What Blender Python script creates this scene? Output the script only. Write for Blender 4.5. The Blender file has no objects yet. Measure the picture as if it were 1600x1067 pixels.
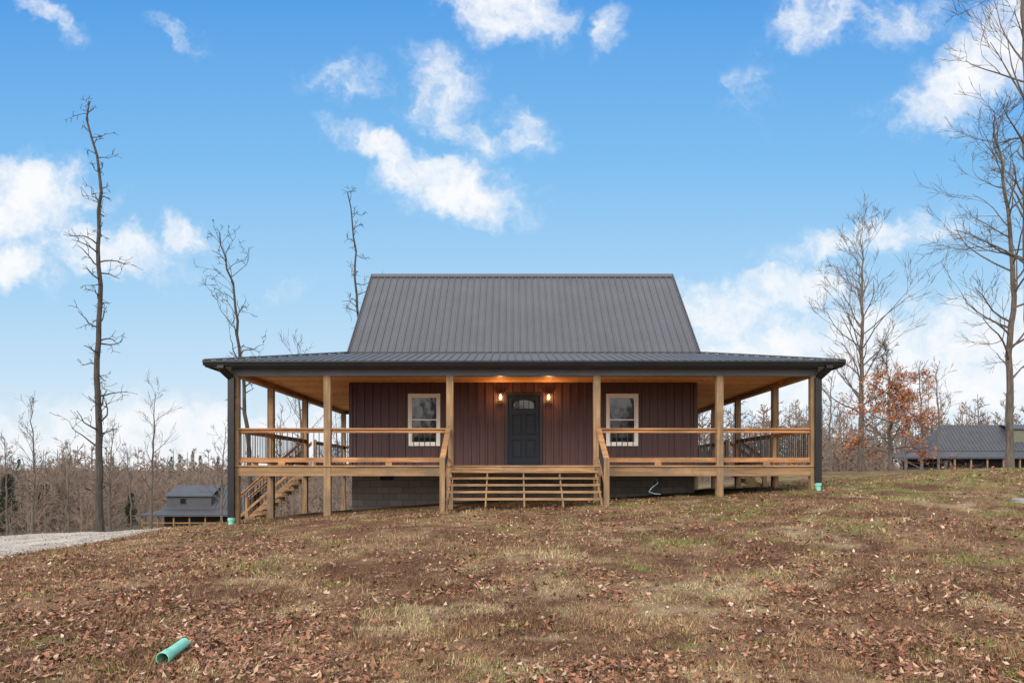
import bpy, math, random
import numpy as np
from mathutils import Vector, Matrix
F=1197.0; HZ=740.0; EYE=1.6
sc=bpy.context.scene; col=sc.collection
R=math.radians
def W(px,py,Y): return Vector(((px-800)/F*Y, Y, EYE+(HZ-py)/F*Y))
# ---------------------------------------------------------------- nodes
def nmat(name):
    m=bpy.data.materials.new(name); m.use_nodes=True
    nt=m.node_tree; return m,nt,nt.nodes['Principled BSDF']
def N(nt,t,**k):
    n=nt.nodes.new(t)
    for a,b in k.items():
        if a.startswith('i_'):
            key=a[2:]; key=int(key) if key.isdigit() else key.replace('_',' ')
            n.inputs[key].default_value=b
        else: setattr(n,a,b)
    return n
def L(nt,a,b): nt.links.new(a,b)
def c4(c): return (c[0],c[1],c[2],1)
def simple(name,c,rough=.6,metal=0,var=.25,scale=3,bump=0,stretch=(1,1,1),c2=None,spec=.5,detail=4,planks=None,stain=None):
    m,nt,b=nmat(name)
    g=N(nt,'ShaderNodeTexCoord'); mp=N(nt,'ShaderNodeMapping'); mp.inputs['Scale'].default_value=stretch
    L(nt,g.outputs['Object'],mp.inputs[0])
    n=N(nt,'ShaderNodeTexNoise',i_Scale=scale,i_Detail=float(detail),i_Roughness=.6); L(nt,mp.outputs[0],n.inputs['Vector'])
    r=N(nt,'ShaderNodeValToRGB'); r.color_ramp.elements[0].position=.3; r.color_ramp.elements[1].position=.7
    a=tuple(x*(1-var) for x in c); d=c2 if c2 else tuple(min(1,x*(1+var)) for x in c)
    r.color_ramp.elements[0].color=c4(a); r.color_ramp.elements[1].color=c4(d)
    L(nt,n.outputs[0],r.inputs[0]); outc=r.outputs[0]
    if stain:   # weathered grey-brown blotches
        n2=N(nt,'ShaderNodeTexNoise',i_Scale=1.3,i_Detail=5.0,i_Roughness=.7); L(nt,g.outputs['Object'],n2.inputs['Vector'])
        mr=N(nt,'ShaderNodeMapRange',interpolation_type='SMOOTHSTEP'); mr.inputs['From Min'].default_value=.45; mr.inputs['From Max'].default_value=.68; mr.inputs['To Max'].default_value=.75; L(nt,n2.outputs[0],mr.inputs[0])
        mx=N(nt,'ShaderNodeMix',data_type='RGBA'); L(nt,mr.outputs[0],mx.inputs['Factor']); L(nt,outc,mx.inputs[6]); mx.inputs[7].default_value=c4(stain); outc=mx.outputs[2]
    if planks:
        br=N(nt,'ShaderNodeTexBrick',i_Scale=1.0,i_Mortar_Size=.006); br.inputs['Brick Width'].default_value=planks[1]; br.inputs['Row Height'].default_value=planks[2]
        br.inputs['Color1'].default_value=(.78,.74,.70,1); br.inputs['Color2'].default_value=(1.12,1.1,1.08,1); br.inputs['Mortar'].default_value=(.28,.22,.18,1)
        mq=N(nt,'ShaderNodeMapping'); mq.inputs['Rotation'].default_value=planks[0]; L(nt,g.outputs['Object'],mq.inputs[0]); L(nt,mq.outputs[0],br.inputs['Vector'])
        vm=N(nt,'ShaderNodeVectorMath',operation='MULTIPLY'); L(nt,outc,vm.inputs[0]); L(nt,br.outputs[0],vm.inputs[1]); outc=vm.outputs[0]
    L(nt,outc,b.inputs['Base Color'])
    b.inputs['Roughness'].default_value=rough; b.inputs['Metallic'].default_value=metal
    b.inputs['Specular IOR Level'].default_value=spec
    if bump:
        bp=N(nt,'ShaderNodeBump',i_Strength=bump,i_Distance=.02); L(nt,n.outputs[0],bp.inputs['Height']); L(nt,bp.outputs[0],b.inputs['Normal'])
    return m
M={}
ST=(.17,.125,.085)
M['roof']=simple('roof_metal',(.066,.071,.084),.45,.0,.12,1.2,0,(1,1,.3),spec=.5)
M['trim']=simple('black_trim',(.012,.013,.015),.35,0,.3,2)
M['beamwrap']=simple('grey_beam_wrap',(.10,.105,.12),.4,0,.15,2)
M['woodx']=simple('pine_along_x',(.35,.20,.095),.75,0,.5,2.2,.25,(.6,9,9),stain=ST)
M['woody']=simple('pine_along_y',(.35,.20,.095),.75,0,.5,2.2,.25,(9,.6,9),stain=ST)
M['woodz']=simple('pine_upright',(.30,.185,.095),.75,0,.52,2.0,.25,(6,6,.5),stain=ST)
M['deck']=simple('deck_boards',(.34,.21,.11),.8,0,.35,3,.2,(.5,8,1))
M['rim']=simple('rim_joist_wood',(.30,.18,.09),.8,0,.5,1.1,.2,(.5,4,6),stain=ST)
M['rail']=simple('rail_wood',(.42,.205,.085),.7,0,.45,1.6,.2,(.6,.6,6),stain=(.22,.125,.065))
M['ceil']=simple('ceiling_board',(.86,.38,.115),.6,0,.22,7,.1,(1,1,1),c2=(.97,.54,.20),planks=((0,0,0),2.4,.29))
M['siding']=simple('maroon_siding',(.086,.042,.041),.42,0,.14,1.5,0,(3,3,.4),spec=.35)
M['iron']=simple('black_iron',(.012,.012,.013),.45,0,.2,5)
M['cream']=simple('cream_window_frame',(.86,.84,.79),.5,0,.04,4)
M['door']=simple('dark_navy_door',(.010,.016,.028),.4,0,.2,3,spec=.3)
M['mint']=simple('mint_green_pipe',(.22,.60,.47),.4,0,.12,6)
M['pipeshade']=simple('pipe_inside_shaded',(.05,.2,.15),.6,0,.1,6)
def emisf(name,c,s):
    m,nt,b=nmat(name); b.inputs['Base Color'].default_value=c4(c)
    b.inputs['Emission Color'].default_value=c4(c); b.inputs['Emission Strength'].default_value=s; return m
M['bulb']=emisf('lit_bulb',(1,.55,.22),22)
M['puck']=emisf('lit_puck',(1,.75,.45),6)
M['bark']=simple('grey_brown_bark',(.13,.105,.085),.9,0,.45,5,.6,(3,3,.5))
M['barkdark']=simple('dark_dead_bark',(.06,.05,.043),.9,0,.5,5,.6,(3,3,.5))
M['twig']=simple('twig_bark',(.12,.092,.075),.9,0,.35,2)
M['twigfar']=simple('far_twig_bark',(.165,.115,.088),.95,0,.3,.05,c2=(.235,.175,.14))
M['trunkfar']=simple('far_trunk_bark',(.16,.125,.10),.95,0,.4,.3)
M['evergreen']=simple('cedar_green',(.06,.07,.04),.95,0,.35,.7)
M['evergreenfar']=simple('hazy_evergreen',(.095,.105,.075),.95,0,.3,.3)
M['redleaf']=simple('russet_leaf',(.34,.105,.04),.8,0,.25,2,c2=(.50,.19,.07))
M['olive']=simple('olive_siding',(.15,.15,.105),.7,0,.12,1)
M['darkwall']=simple('dark_siding',(.022,.022,.024),.6,0,.25,1)
M['greywall']=simple('grey_siding',(.06,.063,.068),.6,0,.15,1)
M['farroof']=simple('far_roof_metal',(.062,.066,.078),.55,0,.15,1,spec=.4)
M['wire']=simple('pale_blue_cable',(.35,.5,.62),.5,0,.1,5)
M['stone']=simple('concrete_cover',(.30,.29,.27),.9,0,.2,8,.3)
def glass(name,base=(.015,.018,.021),r=.03):
    m,nt,b=nmat(name); b.inputs['Base Color'].default_value=c4(base); b.inputs['Roughness'].default_value=r
    b.inputs['Specular IOR Level'].default_value=.7; b.inputs['IOR'].default_value=1.55
    g=N(nt,'ShaderNodeTexCoord'); n=N(nt,'ShaderNodeTexNoise',i_Scale=1.6,i_Detail=2.0); L(nt,g.outputs['Object'],n.inputs['Vector'])
    bp=N(nt,'ShaderNodeBump',i_Strength=.12,i_Distance=.02); L(nt,n.outputs[0],bp.inputs['Height']); L(nt,bp.outputs[0],b.inputs['Normal'])
    return m
M['glass']=glass('window_glass')
m,nt,b=nmat('concrete_block'); g=N(nt,'ShaderNodeTexCoord'); mp=N(nt,'ShaderNodeMapping'); mp.inputs['Rotation'].default_value=(R(90),0,0)
L(nt,g.outputs['Object'],mp.inputs[0]); br=N(nt,'ShaderNodeTexBrick',i_Scale=1.0,i_Mortar_Size=.008); br.inputs['Brick Width'].default_value=.4; br.inputs['Row Height'].default_value=.2
br.inputs['Color1'].default_value=(.30,.275,.245,1); br.inputs['Color2'].default_value=(.38,.35,.31,1); br.inputs['Mortar'].default_value=(.16,.15,.14,1)
L(nt,mp.outputs[0],br.inputs['Vector']); L(nt,br.outputs[0],b.inputs['Base Color']); b.inputs['Roughness'].default_value=.95
bp=N(nt,'ShaderNodeBump',i_Strength=.5,i_Distance=.02,invert=True); L(nt,br.outputs['Fac'],bp.inputs['Height']); L(nt,bp.outputs[0],b.inputs['Normal'])
M['block']=m
m,nt,b=nmat('lawn'); at=N(nt,'ShaderNodeAttribute',attribute_name='tone'); g=N(nt,'ShaderNodeNewGeometry')
nn=N(nt,'ShaderNodeTexNoise',i_Scale=40.0,i_Detail=3.0,i_Roughness=.8); L(nt,g.outputs['Position'],nn.inputs['Vector']); f=nn.outputs[0]
mr=N(nt,'ShaderNodeMapRange'); mr.inputs['From Min'].default_value=.3; mr.inputs['From Max'].default_value=.7; mr.inputs['To Min'].default_value=.42; mr.inputs['To Max'].default_value=1.2; L(nt,f,mr.inputs[0])
vm=N(nt,'ShaderNodeVectorMath',operation='SCALE'); L(nt,at.outputs['Color'],vm.inputs[0]); L(nt,mr.outputs[0],vm.inputs['Scale']); L(nt,vm.outputs[0],b.inputs['Base Color'])
b.inputs['Roughness'].default_value=1; b.inputs['Specular IOR Level'].default_value=.1
bp=N(nt,'ShaderNodeBump',i_Strength=.9,i_Distance=.05); L(nt,f,bp.inputs['Height']); L(nt,bp.outputs[0],b.inputs['Normal'])
M['ground']=m
m,nt,b=nmat('grass_blade'); at=N(nt,'ShaderNodeAttribute',attribute_name='tone'); L(nt,at.outputs['Color'],b.inputs['Base Color'])
b.inputs['Roughness'].default_value=.9; b.inputs['Specular IOR Level'].default_value=.15
M['blade']=m
m,nt,b=nmat('dead_leaf'); at=N(nt,'ShaderNodeAttribute',attribute_name='tone'); L(nt,at.outputs['Color'],b.inputs['Base Color']); b.inputs['Roughness'].default_value=.75; M['leaf']=m
m,nt,b=nmat('gravel'); g=N(nt,'ShaderNodeNewGeometry'); v=N(nt,'ShaderNodeTexVoronoi',i_Scale=34.0); L(nt,g.outputs['Position'],v.inputs['Vector'])
n=N(nt,'ShaderNodeTexNoise',i_Scale=.7,i_Detail=6.0); L(nt,g.outputs['Position'],n.inputs['Vector'])
hs=N(nt,'ShaderNodeSeparateColor'); L(nt,v.outputs['Color'],hs.inputs[0]); mr=N(nt,'ShaderNodeMapRange'); mr.inputs['To Min'].default_value=.7; mr.inputs['To Max'].default_value=1.2; L(nt,hs.outputs[0],mr.inputs[0])
rp=N(nt,'ShaderNodeValToRGB'); rp.color_ramp.elements[0].position=.35; rp.color_ramp.elements[1].position=.65; rp.color_ramp.elements[0].color=(.33,.275,.225,1); rp.color_ramp.elements[1].color=(.50,.44,.38,1); L(nt,n.outputs[0],rp.inputs[0])
vm=N(nt,'ShaderNodeVectorMath',operation='SCALE'); L(nt,rp.outputs[0],vm.inputs[0]); L(nt,mr.outputs[0],vm.inputs['Scale']); L(nt,vm.outputs[0],b.inputs['Base Color']); b.inputs['Roughness'].default_value=.95
bp=N(nt,'ShaderNodeBump',i_Strength=.5,i_Distance=.015,invert=True); L(nt,v.outputs['Distance'],bp.inputs['Height']); L(nt,bp.outputs[0],b.inputs['Normal'])
M['gravel']=m
# ---------------------------------------------------------------- mesh helpers
def orig(p):
    if p is None: return Vector((0,0,0))
    if p.type=='EMPTY': return Vector(p.location)
    return Vector((0,0,0))
def props(o,label=None,cat=None,group=None,kind=None):
    if label: o['label']=label
    if cat: o['category']=cat
    if group: o['group']=group
    if kind: o['kind']=kind
    return o
def empty(name,loc,label,cat,group=None):
    o=bpy.data.objects.new(name,None); col.objects.link(o); o.location=loc; o.empty_display_size=.3
    return props(o,label,cat,group)
class MB:
    def __init__(s): s.v=[]; s.f=[]
    def quad(s,*p):
        n=len(s.v); s.v+= [tuple(q) for q in p]; s.f.append(tuple(range(n,n+len(p))))
    def box(s,x0,x1,y0,y1,z0,z1):
        n=len(s.v); s.v+=[(x0,y0,z0),(x1,y0,z0),(x1,y1,z0),(x0,y1,z0),(x0,y0,z1),(x1,y0,z1),(x1,y1,z1),(x0,y1,z1)]
        s.f+=[tuple(n+i for i in q) for q in ((0,3,2,1),(4,5,6,7),(0,1,5,4),(1,2,6,5),(2,3,7,6),(3,0,4,7))]
    def beam(s,a,b,w,h,up=(0,0,1)):
        a=Vector(a);b=Vector(b);d=(b-a).normalized(); sd=d.cross(Vector(up)).normalized(); u=sd.cross(d)
        n=len(s.v)
        for p in (a,b):
            for i,j in ((-1,-1),(1,-1),(1,1),(-1,1)): s.v.append(tuple(p+sd*(w/2*i)+u*(h/2*j)))
        s.f+=[tuple(n+i for i in q) for q in ((0,1,2,3),(7,6,5,4),(0,4,5,1),(1,5,6,2),(2,6,7,3),(3,7,4,0))]
    def tube(s,pts,rad,k=6,cap=True):
        n=len(s.v); pts=[Vector(p) for p in pts]; m=len(pts); ref=None
        for i,p in enumerate(pts):
            d=(pts[min(i+1,m-1)]-pts[max(i-1,0)])
            if d.length<1e-9: d=Vector((0,0,1))
            d.normalize()
            if ref is None: ref=d.orthogonal().normalized()
            ref=(ref-d*ref.dot(d)); 
            if ref.length<1e-6: ref=d.orthogonal()
            ref.normalize(); q=d.cross(ref); r=rad[i] if hasattr(rad,'__len__') else rad
            for j in range(k):
                a=2*math.pi*j/k; s.v.append(tuple(p+ref*(r*math.cos(a))+q*(r*math.sin(a))))
        for i in range(m-1):
            for j in range(k):
                a=n+i*k+j; b=n+i*k+(j+1)%k; s.f.append((a,b,b+k,a+k))
        if cap: s.f.append(tuple(n+j for j in range(k))[::-1]); s.f.append(tuple(n+(m-1)*k+j for j in range(k)))
    def build(s,name,mat,parent=None,smooth=False,label=None):
        me=bpy.data.meshes.new(name); me.from_pydata(s.v,[],s.f); me.materials.append(mat)
        if smooth:
            me.polygons.foreach_set('use_smooth',[True]*len(me.polygons))
        me.update()
        o=bpy.data.objects.new(name,me); col.objects.link(o)
        if parent is not None:
            o.parent=parent; o.matrix_parent_inverse=Matrix.Translation(-orig(parent))
        if label: o['label']=label
        return o
# ---------------------------------------------------------------- terrain
def hash2(ix,iy,seed):
    n=(ix.astype(np.int64)*374761393+iy.astype(np.int64)*668265263+seed*1442695041)&0x7fffffff
    n=((n^(n>>13))*1274126177)&0x7fffffff
    return ((n^(n>>16))&0xffff)/65535.0
def vn(x,y,seed=1):
    x=np.asarray(x,float);y=np.asarray(y,float)
    ix=np.floor(x);iy=np.floor(y);fx=x-ix;fy=y-iy;fx=fx*fx*(3-2*fx);fy=fy*fy*(3-2*fy)
    a=hash2(ix,iy,seed);b=hash2(ix+1,iy,seed);c=hash2(ix,iy+1,seed);d=hash2(ix+1,iy+1,seed)
    return (a*(1-fx)+b*fx)*(1-fy)+(c*(1-fx)+d*fx)*fy
def fbm(x,y,s,o,seed,gain=.62):
    v=0;a=1;t=0; ca,sa=math.cos(.6),math.sin(.6); X=np.asarray(x)*s;Y=np.asarray(y)*s
    for i in range(o):
        v=v+a*vn(X,Y,seed+i*7); t+=a; a*=gain; X,Y=(X*ca-Y*sa)*2.03+3.1,(X*sa+Y*ca)*2.03+1.7
    return (v/t-.5)*1.5+.5
def ss(a,b,x):
    t=np.clip((x-a)/(b-a),0,1); return t*t*(3-2*t)
def gcol(x,y):
    x=np.asarray(x,float);y=np.asarray(y,float)
    def mix(f,a,b_): f=f[...,None]; return a*(1-f)+b_*f
    A=lambda *c: np.array(c)
    one=np.ones(x.shape+(3,))
    base=mix(ss(.32,.68,fbm(x,y,.9,6,51,.72)),one*A(.180,.095,.060),one*A(.37,.232,.138))
    base=mix(ss(.42,.75,fbm(x,y,4,4,71,.75)),base,one*A(.215,.115,.070))
    d=np.hypot((x+.2)/4.8,(y-8.4)/2.2)
    t=fbm(x,y,1.2,6,91,.72)+.17*(1-ss(0,1.35,d))
    base=mix(ss(.60,.80,t)*.72,base,one*A(.53,.40,.24))
    gb=np.minimum(x*.006+(y-13)*.012,.17)+.10*(1-ss(5.2,7.0,y))+.08*(x<-2)*(1-ss(8,11,y))
    g_=fbm(x,y,1.3,6,111,.8)+gb
    base=mix(ss(.60,.82,g_)*.72,base,one*A(.27,.275,.085))
    base=mix(ss(35,80,y),base,one*A(.15,.11,.08))
    return base
PX=[-60,-16,-11.6,-7.56,-5,-1.77,2.3,5.7,8.25,13,17,25,60]
PZ=[-.6,-.46,-.27,.24,.47,.70,.86,1.04,1.15,1.45,1.72,1.9,1.6]
def h(x,y):
    x=np.asarray(x,float);y=np.asarray(y,float)
    p=sum(np.interp(x+o,PX,PZ) for o in (-1,-.5,0,.5,1))/5
    g=np.interp(y,[-30,4.5,8,14,19,22,3000],[-.25,0,.16,.58,.90,1.0,1.0])
    z=p*g
    u=x/np.maximum(y,1)
    w=1-ss(-.2,.45,u)
    dl=np.interp(y,[0,25,40,60,100,150,250,500,900,3000],[0,0,1.6,3.4,5.1,8,12,4,-6,-6])
    dr=np.interp(y,[0,28,110,135,220,500,900,3000],[0,0,.3,.4,7,6,-3,-3])
    z=z-(w*dl+(1-w)*dr)
    near=1-ss(30,60,y)
    z=z+near*((vn(x*.45,y*.45,3)-.5)*.10+(vn(x*1.3,y*1.3,4)-.5)*.06+(vn(x*3.1,y*3.1,6)-.5)*.025)
    z=z+(1-near)*(vn(x*.02,y*.02,8)-.5)*1.5*ss(120,300,y)
    return z
def hz(x,y): return float(h(x,y))
def axis(lo,hi,step,far_lo,far_hi):
    a=list(np.arange(lo,hi+1e-6,step)); s=step
    x=hi
    while x<far_hi: s*=1.12; x+=s; a.append(x)
    s=step; x=lo
    while x>far_lo: s*=1.12; x-=s; a.insert(0,x)
    return np.array(a)
xs=axis(-22,24,.14,-900,900); ys=axis(4,30,.14,-120,1400)
gx,gy=np.meshgrid(xs,ys); gz=h(gx,gy)
def gridmesh(name,gx,gy,gz,mat,color=False):
    ny,nx=gx.shape; v=np.stack([gx,gy,gz],-1).reshape(-1,3)
    i=np.arange(ny-1)[:,None]*nx+np.arange(nx-1)[None,:]
    fc=np.stack([i,i+1,i+nx+1,i+nx],-1).reshape(-1,4)
    me=bpy.data.meshes.new(name); me.from_pydata(v.tolist(),[],fc.tolist()); me.materials.append(mat)
    me.polygons.foreach_set('use_smooth',[True]*len(me.polygons)); me.update()
    if color:
        at=me.color_attributes.new('tone','FLOAT_COLOR','POINT'); c=np.ones((len(v),4),np.float32); c[:,:3]=gcol(v[:,0],v[:,1]); at.data.foreach_set('color',c.reshape(-1))
    o=bpy.data.objects.new(name,me); col.objects.link(o); return o
props(gridmesh('ground',gx,gy,gz,M['ground'],True),kind='structure')
def edge(y): return -9.6-.19*(y-14.5)+ .5*math.sin(y*.35)*.4 - max(0,(y-30))*.35 - max(0,14.5-y)*.9
yy=np.arange(4,60,.3); tt=np.linspace(0,1,50)
GX=np.zeros((len(yy),50));GY=np.zeros_like(GX)
for i,y in enumerate(yy):
    e=edge(y)+ (vn(y*2.1,0,5)-.5)*.35+(vn(y*6,3,5)-.5)*.15
    GX[i]=e-(9+max(0,y-30)*.1)*(1-tt); GY[i]=y
GZ=h(GX,GY)+.04; GZ[:,-1]-=.055; GZ[:,0]-=.055
props(gridmesh('gravel_driveway',GX,GY,GZ,M['gravel']),kind='structure')
# ---------------------------------------------------------------- grass + leaves (stuff)
rng=np.random.default_rng(7)
def trimesh(name,V,ncor,tone,mat,label,cat):
    n=V.shape[0]; me=bpy.data.meshes.new(name)
    me.vertices.add(n*ncor); me.vertices.foreach_set('co',V.reshape(-1).astype(np.float32))
    me.loops.add(n*ncor); me.loops.foreach_set('vertex_index',np.arange(n*ncor,dtype=np.int32))
    me.polygons.add(n); me.polygons.foreach_set('loop_start',np.arange(0,n*ncor,ncor,dtype=np.int32))
    try: me.polygons.foreach_set('loop_total',np.full(n,ncor,dtype=np.int32))
    except Exception: pass
    at=me.color_attributes.new('tone','FLOAT_COLOR','POINT')
    c=np.ones((n,ncor,4),np.float32); c[:,:,:3]=tone[:,None,:]; at.data.foreach_set('color',c.reshape(-1))
    me.materials.append(mat); me.update(calc_edges=True); me.validate()
    o=bpy.data.objects.new(name,me); col.objects.link(o); props(o,label,cat,kind='stuff'); return o
def scatter(n,y0,y1,pw):
    u=rng.random(n); y=(y0**(1-pw)+u*(y1**(1-pw)-y0**(1-pw)))**(1/(1-pw))
    x=(rng.random(n)-.5)*2*.72*y*1.02
    return x,y
def under(x,y): return (x>-7.4)&(x<8.1)&(y>21.6)&(y<35)
eY=np.linspace(4,60,200); eX=np.array([edge(q) for q in eY])
def drive(x,y): return x<np.interp(y,eY,eX)-.1*rng.random(len(x))
n=500000
x,y=scatter(n,4.6,30,1.75)
tuft=vn(x*2.2,y*2.2,11)*.5+vn(x*7,y*7,12)*.5
k=(~drive(x,y))&(~under(x,y))&(rng.random(n)<.05+1.25*tuft)
x,y,tuft=x[k],y[k],tuft[k]; n=len(x)
z=h(x,y)-.004
a=rng.random(n)*6.283; tall=(vn(x*.8,y*.8,14)>.62)
Ln=(.022+.048*rng.random(n)**1.5)*(.4+1.2*tuft)*(1+.8*tall*rng.random(n))*(1+.02*y)
lean=.4+rng.random(n)*1.05
dx=np.cos(a)*np.sin(lean);dy=np.sin(a)*np.sin(lean);dz=np.cos(lean)
wd=(.0015+.0015*rng.random(n))*(1+y*.10)
b=a+1.57+rng.normal(0,.4,n)
V=np.zeros((n,3,3))
V[:,0]=np.stack([x-np.cos(b)*wd,y-np.sin(b)*wd,z],-1);V[:,1]=np.stack([x+np.cos(b)*wd,y+np.sin(b)*wd,z],-1)
V[:,2]=np.stack([x+dx*Ln,y+dy*Ln,z+dz*Ln],-1)
br=.5+1.1*rng.random(n)**1.3; tone=np.stack([br,br*(.97+.08*rng.random(n)),br*(.9+.15*rng.random(n))],-1)
straw=rng.random(n)<.15; tone[straw]*=1.6
grn=(rng.random(n)<.14)
tone=tone*gcol(x,y); tone[grn]=tone[grn]*np.array([.8,1.2,.7])
trimesh('grass_blades',V,3,np.clip(tone,0,.75),M['blade'],'short matted brown and green winter grass covering the slope','grass')
n=150000
x,y=scatter(n,4.6,26,1.6)
dens=vn(x*.4,y*.4,31)*.35+vn(x*1.6,y*1.6,32)*.4+vn(x*5,y*5,33)*.25
dens=np.clip((dens-.38)*3.0,0.06,1)+.12*(x<-1.5)*(y<12)+.10*(x>3)*(y<15)
k=(~drive(x,y))&(~under(x,y))&(rng.random(n)<dens*.75); x,y=x[k],y[k]; n=len(x)
s=(.008+.020*rng.random(n)**1.9)*(1+.03*y); a=rng.random(n)*6.283; z=h(x,y)+.008+.024*rng.random(n)
t1=rng.normal(0,.4,n);t2=rng.normal(0,.4,n); cup=rng.random(n)*.6*s
ca,sa=np.cos(a),np.sin(a); V=np.zeros((n,4,3))
for i,(l,w_) in enumerate(((-1.25,0),(.1,-.7),(1.2,.1),(0,.74))):
    X=ca*l*s-sa*w_*s;Y=sa*l*s+ca*w_*s; V[:,i]=np.stack([x+X,y+Y,z+t1*X+t2*Y+(abs(l)>1)*cup],-1)
pal=np.array([(.29,.11,.055),(.21,.09,.052),(.36,.18,.095),(.46,.29,.18),(.12,.06,.035),(.58,.42,.30)])
tone=pal[rng.choice(6,n,p=[.24,.25,.21,.11,.14,.05])]*(.75+.5*rng.random(n))[:,None]
trimesh('fallen_leaves',V,4,tone,M['leaf'],'russet and brown fallen leaves scattered over the grass slope','leaves')
n=9000; y=rng.uniform(12,27,n); e=np.interp(y,eY,eX); x=e-rng.random(n)**1.5*6+.25*rng.random(n); z=h(x,y)+.035; s=.010+.015*rng.random(n)
V=np.zeros((n,4,3)); a=rng.random(n)*6.28
for i in range(4): V[:,i]=np.stack([x+np.cos(a+i*1.57)*s,y+np.sin(a+i*1.57)*s,z+rng.random(n)*s*1.2],-1)
tone=np.repeat((.30+.28*rng.random(n))[:,None],3,1)*np.array([1,.91,.80])
trimesh('loose_gravel',V,4,tone,M['leaf'],'loose pale gravel stones strewn on the driveway','gravel')
# ---------------------------------------------------------------- THE HOUSE
DK=1.83
HX0,HX1,HY0,HY1=-5.01,5.70,23.7,31.7
OX0,OX1,OY0,OY1=-7.56,8.25,21.0,34.4
house=empty('farmhouse',(.35,27.7,DK-1.2),'dark maroon single-storey farmhouse with steep charcoal metal roof and wraparound timber porch','house')
m=MB(); m.box(HX0+.05,HX1-.05,HY0+.04,HY1-.04,-1.5,DK-.05); fnd=m.build('foundation',M['block'],house,label='grey concrete block foundation wall')
m=MB(); vx=(604-800)/F*HY0; m.box(vx-.2,vx+.2,HY0-.0,HY0+.06,DK-.42,DK-.27)
for i in range(4): m.box(vx-.19,vx+.19,HY0-.012,HY0,DK-.41+i*.035,DK-.395+i*.035)
m.build('foundation_vent',M['iron'],fnd)
m=MB()
doorx0,doorx1=-.2,.93; wins=[(-3.21,-2.22),(2.91,3.90)]; WZ0,WZ1=2.46,4.07
cuts=[HX0]+[c for a in (wins[0],(doorx0,doorx1),wins[1]) for c in a]+[HX1]
for i in range(0,len(cuts),2): m.box(cuts[i],cuts[i+1],HY0,HY0+.15,DK-.03,5.2)
for a,b_ in wins: m.box(a,b_,HY0,HY0+.15,DK-.03,WZ0); m.box(a,b_,HY0,HY0+.15,WZ1,5.2)
m.box(doorx0,doorx1,HY0,HY0+.15,4.08,5.2)
m.box(HX0,HX0+.15,HY0+.15,HY1,DK-.03,5.2); m.box(HX1-.15,HX1,HY0+.15,HY1,DK-.03,5.2); m.box(HX0+.15,HX1-.15,HY1-.15,HY1,DK-.03,5.2)
def vrib(xc,z0,z1,hw,hh):
    a=[(xc-hw,HY0,z0),(xc-hw*.7,HY0-hh,z0),(xc+hw*.7,HY0-hh,z0),(xc+hw,HY0,z0)]; c=[(p[0],p[1],z1) for p in a]
    for j in range(3): m.quad(a[j],a[j+1],c[j+1],c[j])
    m.quad(*a)
x=HX0+.16
while x<HX1-.05:
    segs=[(DK-.02,5.0)]
    if any(a-.035<x<b_+.035 for a,b_ in wins): segs=[(DK-.02,WZ0-.01),(WZ1+.01,5.0)]
    if doorx0-.05<x<doorx1+.05: segs=[(4.1,5.0)]
    for z0,z1 in segs: vrib(x,z0,z1,.036,.042)
    x+=.254
for X,sg in ((HX0,-1),(HX1,1)):
    y=HY0+.15
    while y<HY1-.1:
        m.box(min(X,X+sg*.025),max(X,X+sg*.025),y-.02,y+.02,DK-.02,5.0); y+=.254
for X in (HX0+.02,HX1-.02-.0):
    m.quad((X,HY0,5.1),(X,HY1,5.1),(X,27.7,8.62))
wall=m.build('wall',M['siding'],house,label='dark maroon ribbed metal siding')
for X in (HX0-.026,HX1-.094+.026-.006):
    m=MB(); m.box(X,X+.1,HY0-.045,HY0+.05,DK-.02,4.4); m.build('corner_trim',M['siding'],house)
RX0,RX1=-5.06,5.79; RZ=8.77; BZ=5.30; RY=27.7
m=MB(); t=.05
for sg in (-1,1):
    ye=RY+sg*(RY-23.62)
    m.quad((RX0,ye,BZ),(RX1,ye,BZ),(RX1,RY,RZ),(RX0,RY,RZ)); m.quad((RX0,ye,BZ-t),(RX1,ye,BZ-t),(RX1,RY,RZ-t),(RX0,RY,RZ-t))
    for X in (RX0,RX1): m.quad((X,ye,BZ),(X,RY,RZ),(X,RY,RZ-.16),(X,ye,BZ-.16))
    nr=int((RX1-RX0)/.2286)
    for i in range(nr+1):
        x=RX0+.03+i*(RX1-RX0-.06)/nr
        hw,hh=.028,.03
        a=Vector((x,ye,BZ));b_=Vector((x,RY,RZ)); nrm=Vector((0,sg*(RZ-BZ),abs(RY-ye))).normalized()
        p=[a+Vector((-hw,0,0)),a+Vector((-hw*.45,0,0))+nrm*hh,a+Vector((hw*.45,0,0))+nrm*hh,a+Vector((hw,0,0))]
        q=[v+(b_-a) for v in p]
        for j in range(3): m.quad(p[j],p[j+1],q[j+1],q[j])
        m.quad(*p)
        for off in (.075,.152):
            if i<nr:
                a=Vector((x+off,ye,BZ));b_=Vector((x+off,RY,RZ)); p=[a+Vector((-.012,0,0)),a+nrm*.007,a+Vector((.012,0,0))]; q=[v+(b_-a) for v in p]
                for j in range(2): m.quad(p[j],p[j+1],q[j+1],q[j])
roof=m.build('roof',M['roof'],house,label='steep charcoal ribbed metal roof')
m=MB()
for sg in (-1,1): m.quad((RX0-.03,RY+sg*.17,RZ-.10),(RX1+.03,RY+sg*.17,RZ-.10),(RX1+.03,RY,RZ+.055),(RX0-.03,RY,RZ+.055))
m.build('ridge_cap',M['roof'],roof)
for X,sg in ((RX0,-1),(RX1,1)):
    for s2 in (-1,1):
        m=MB(); ye=RY+s2*(RY-23.62); m.beam((X+sg*.012,ye,BZ-.02),(X+sg*.012,RY,RZ-.02),.03,.15); m.build('rake_trim',M['roof'],roof)
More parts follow.
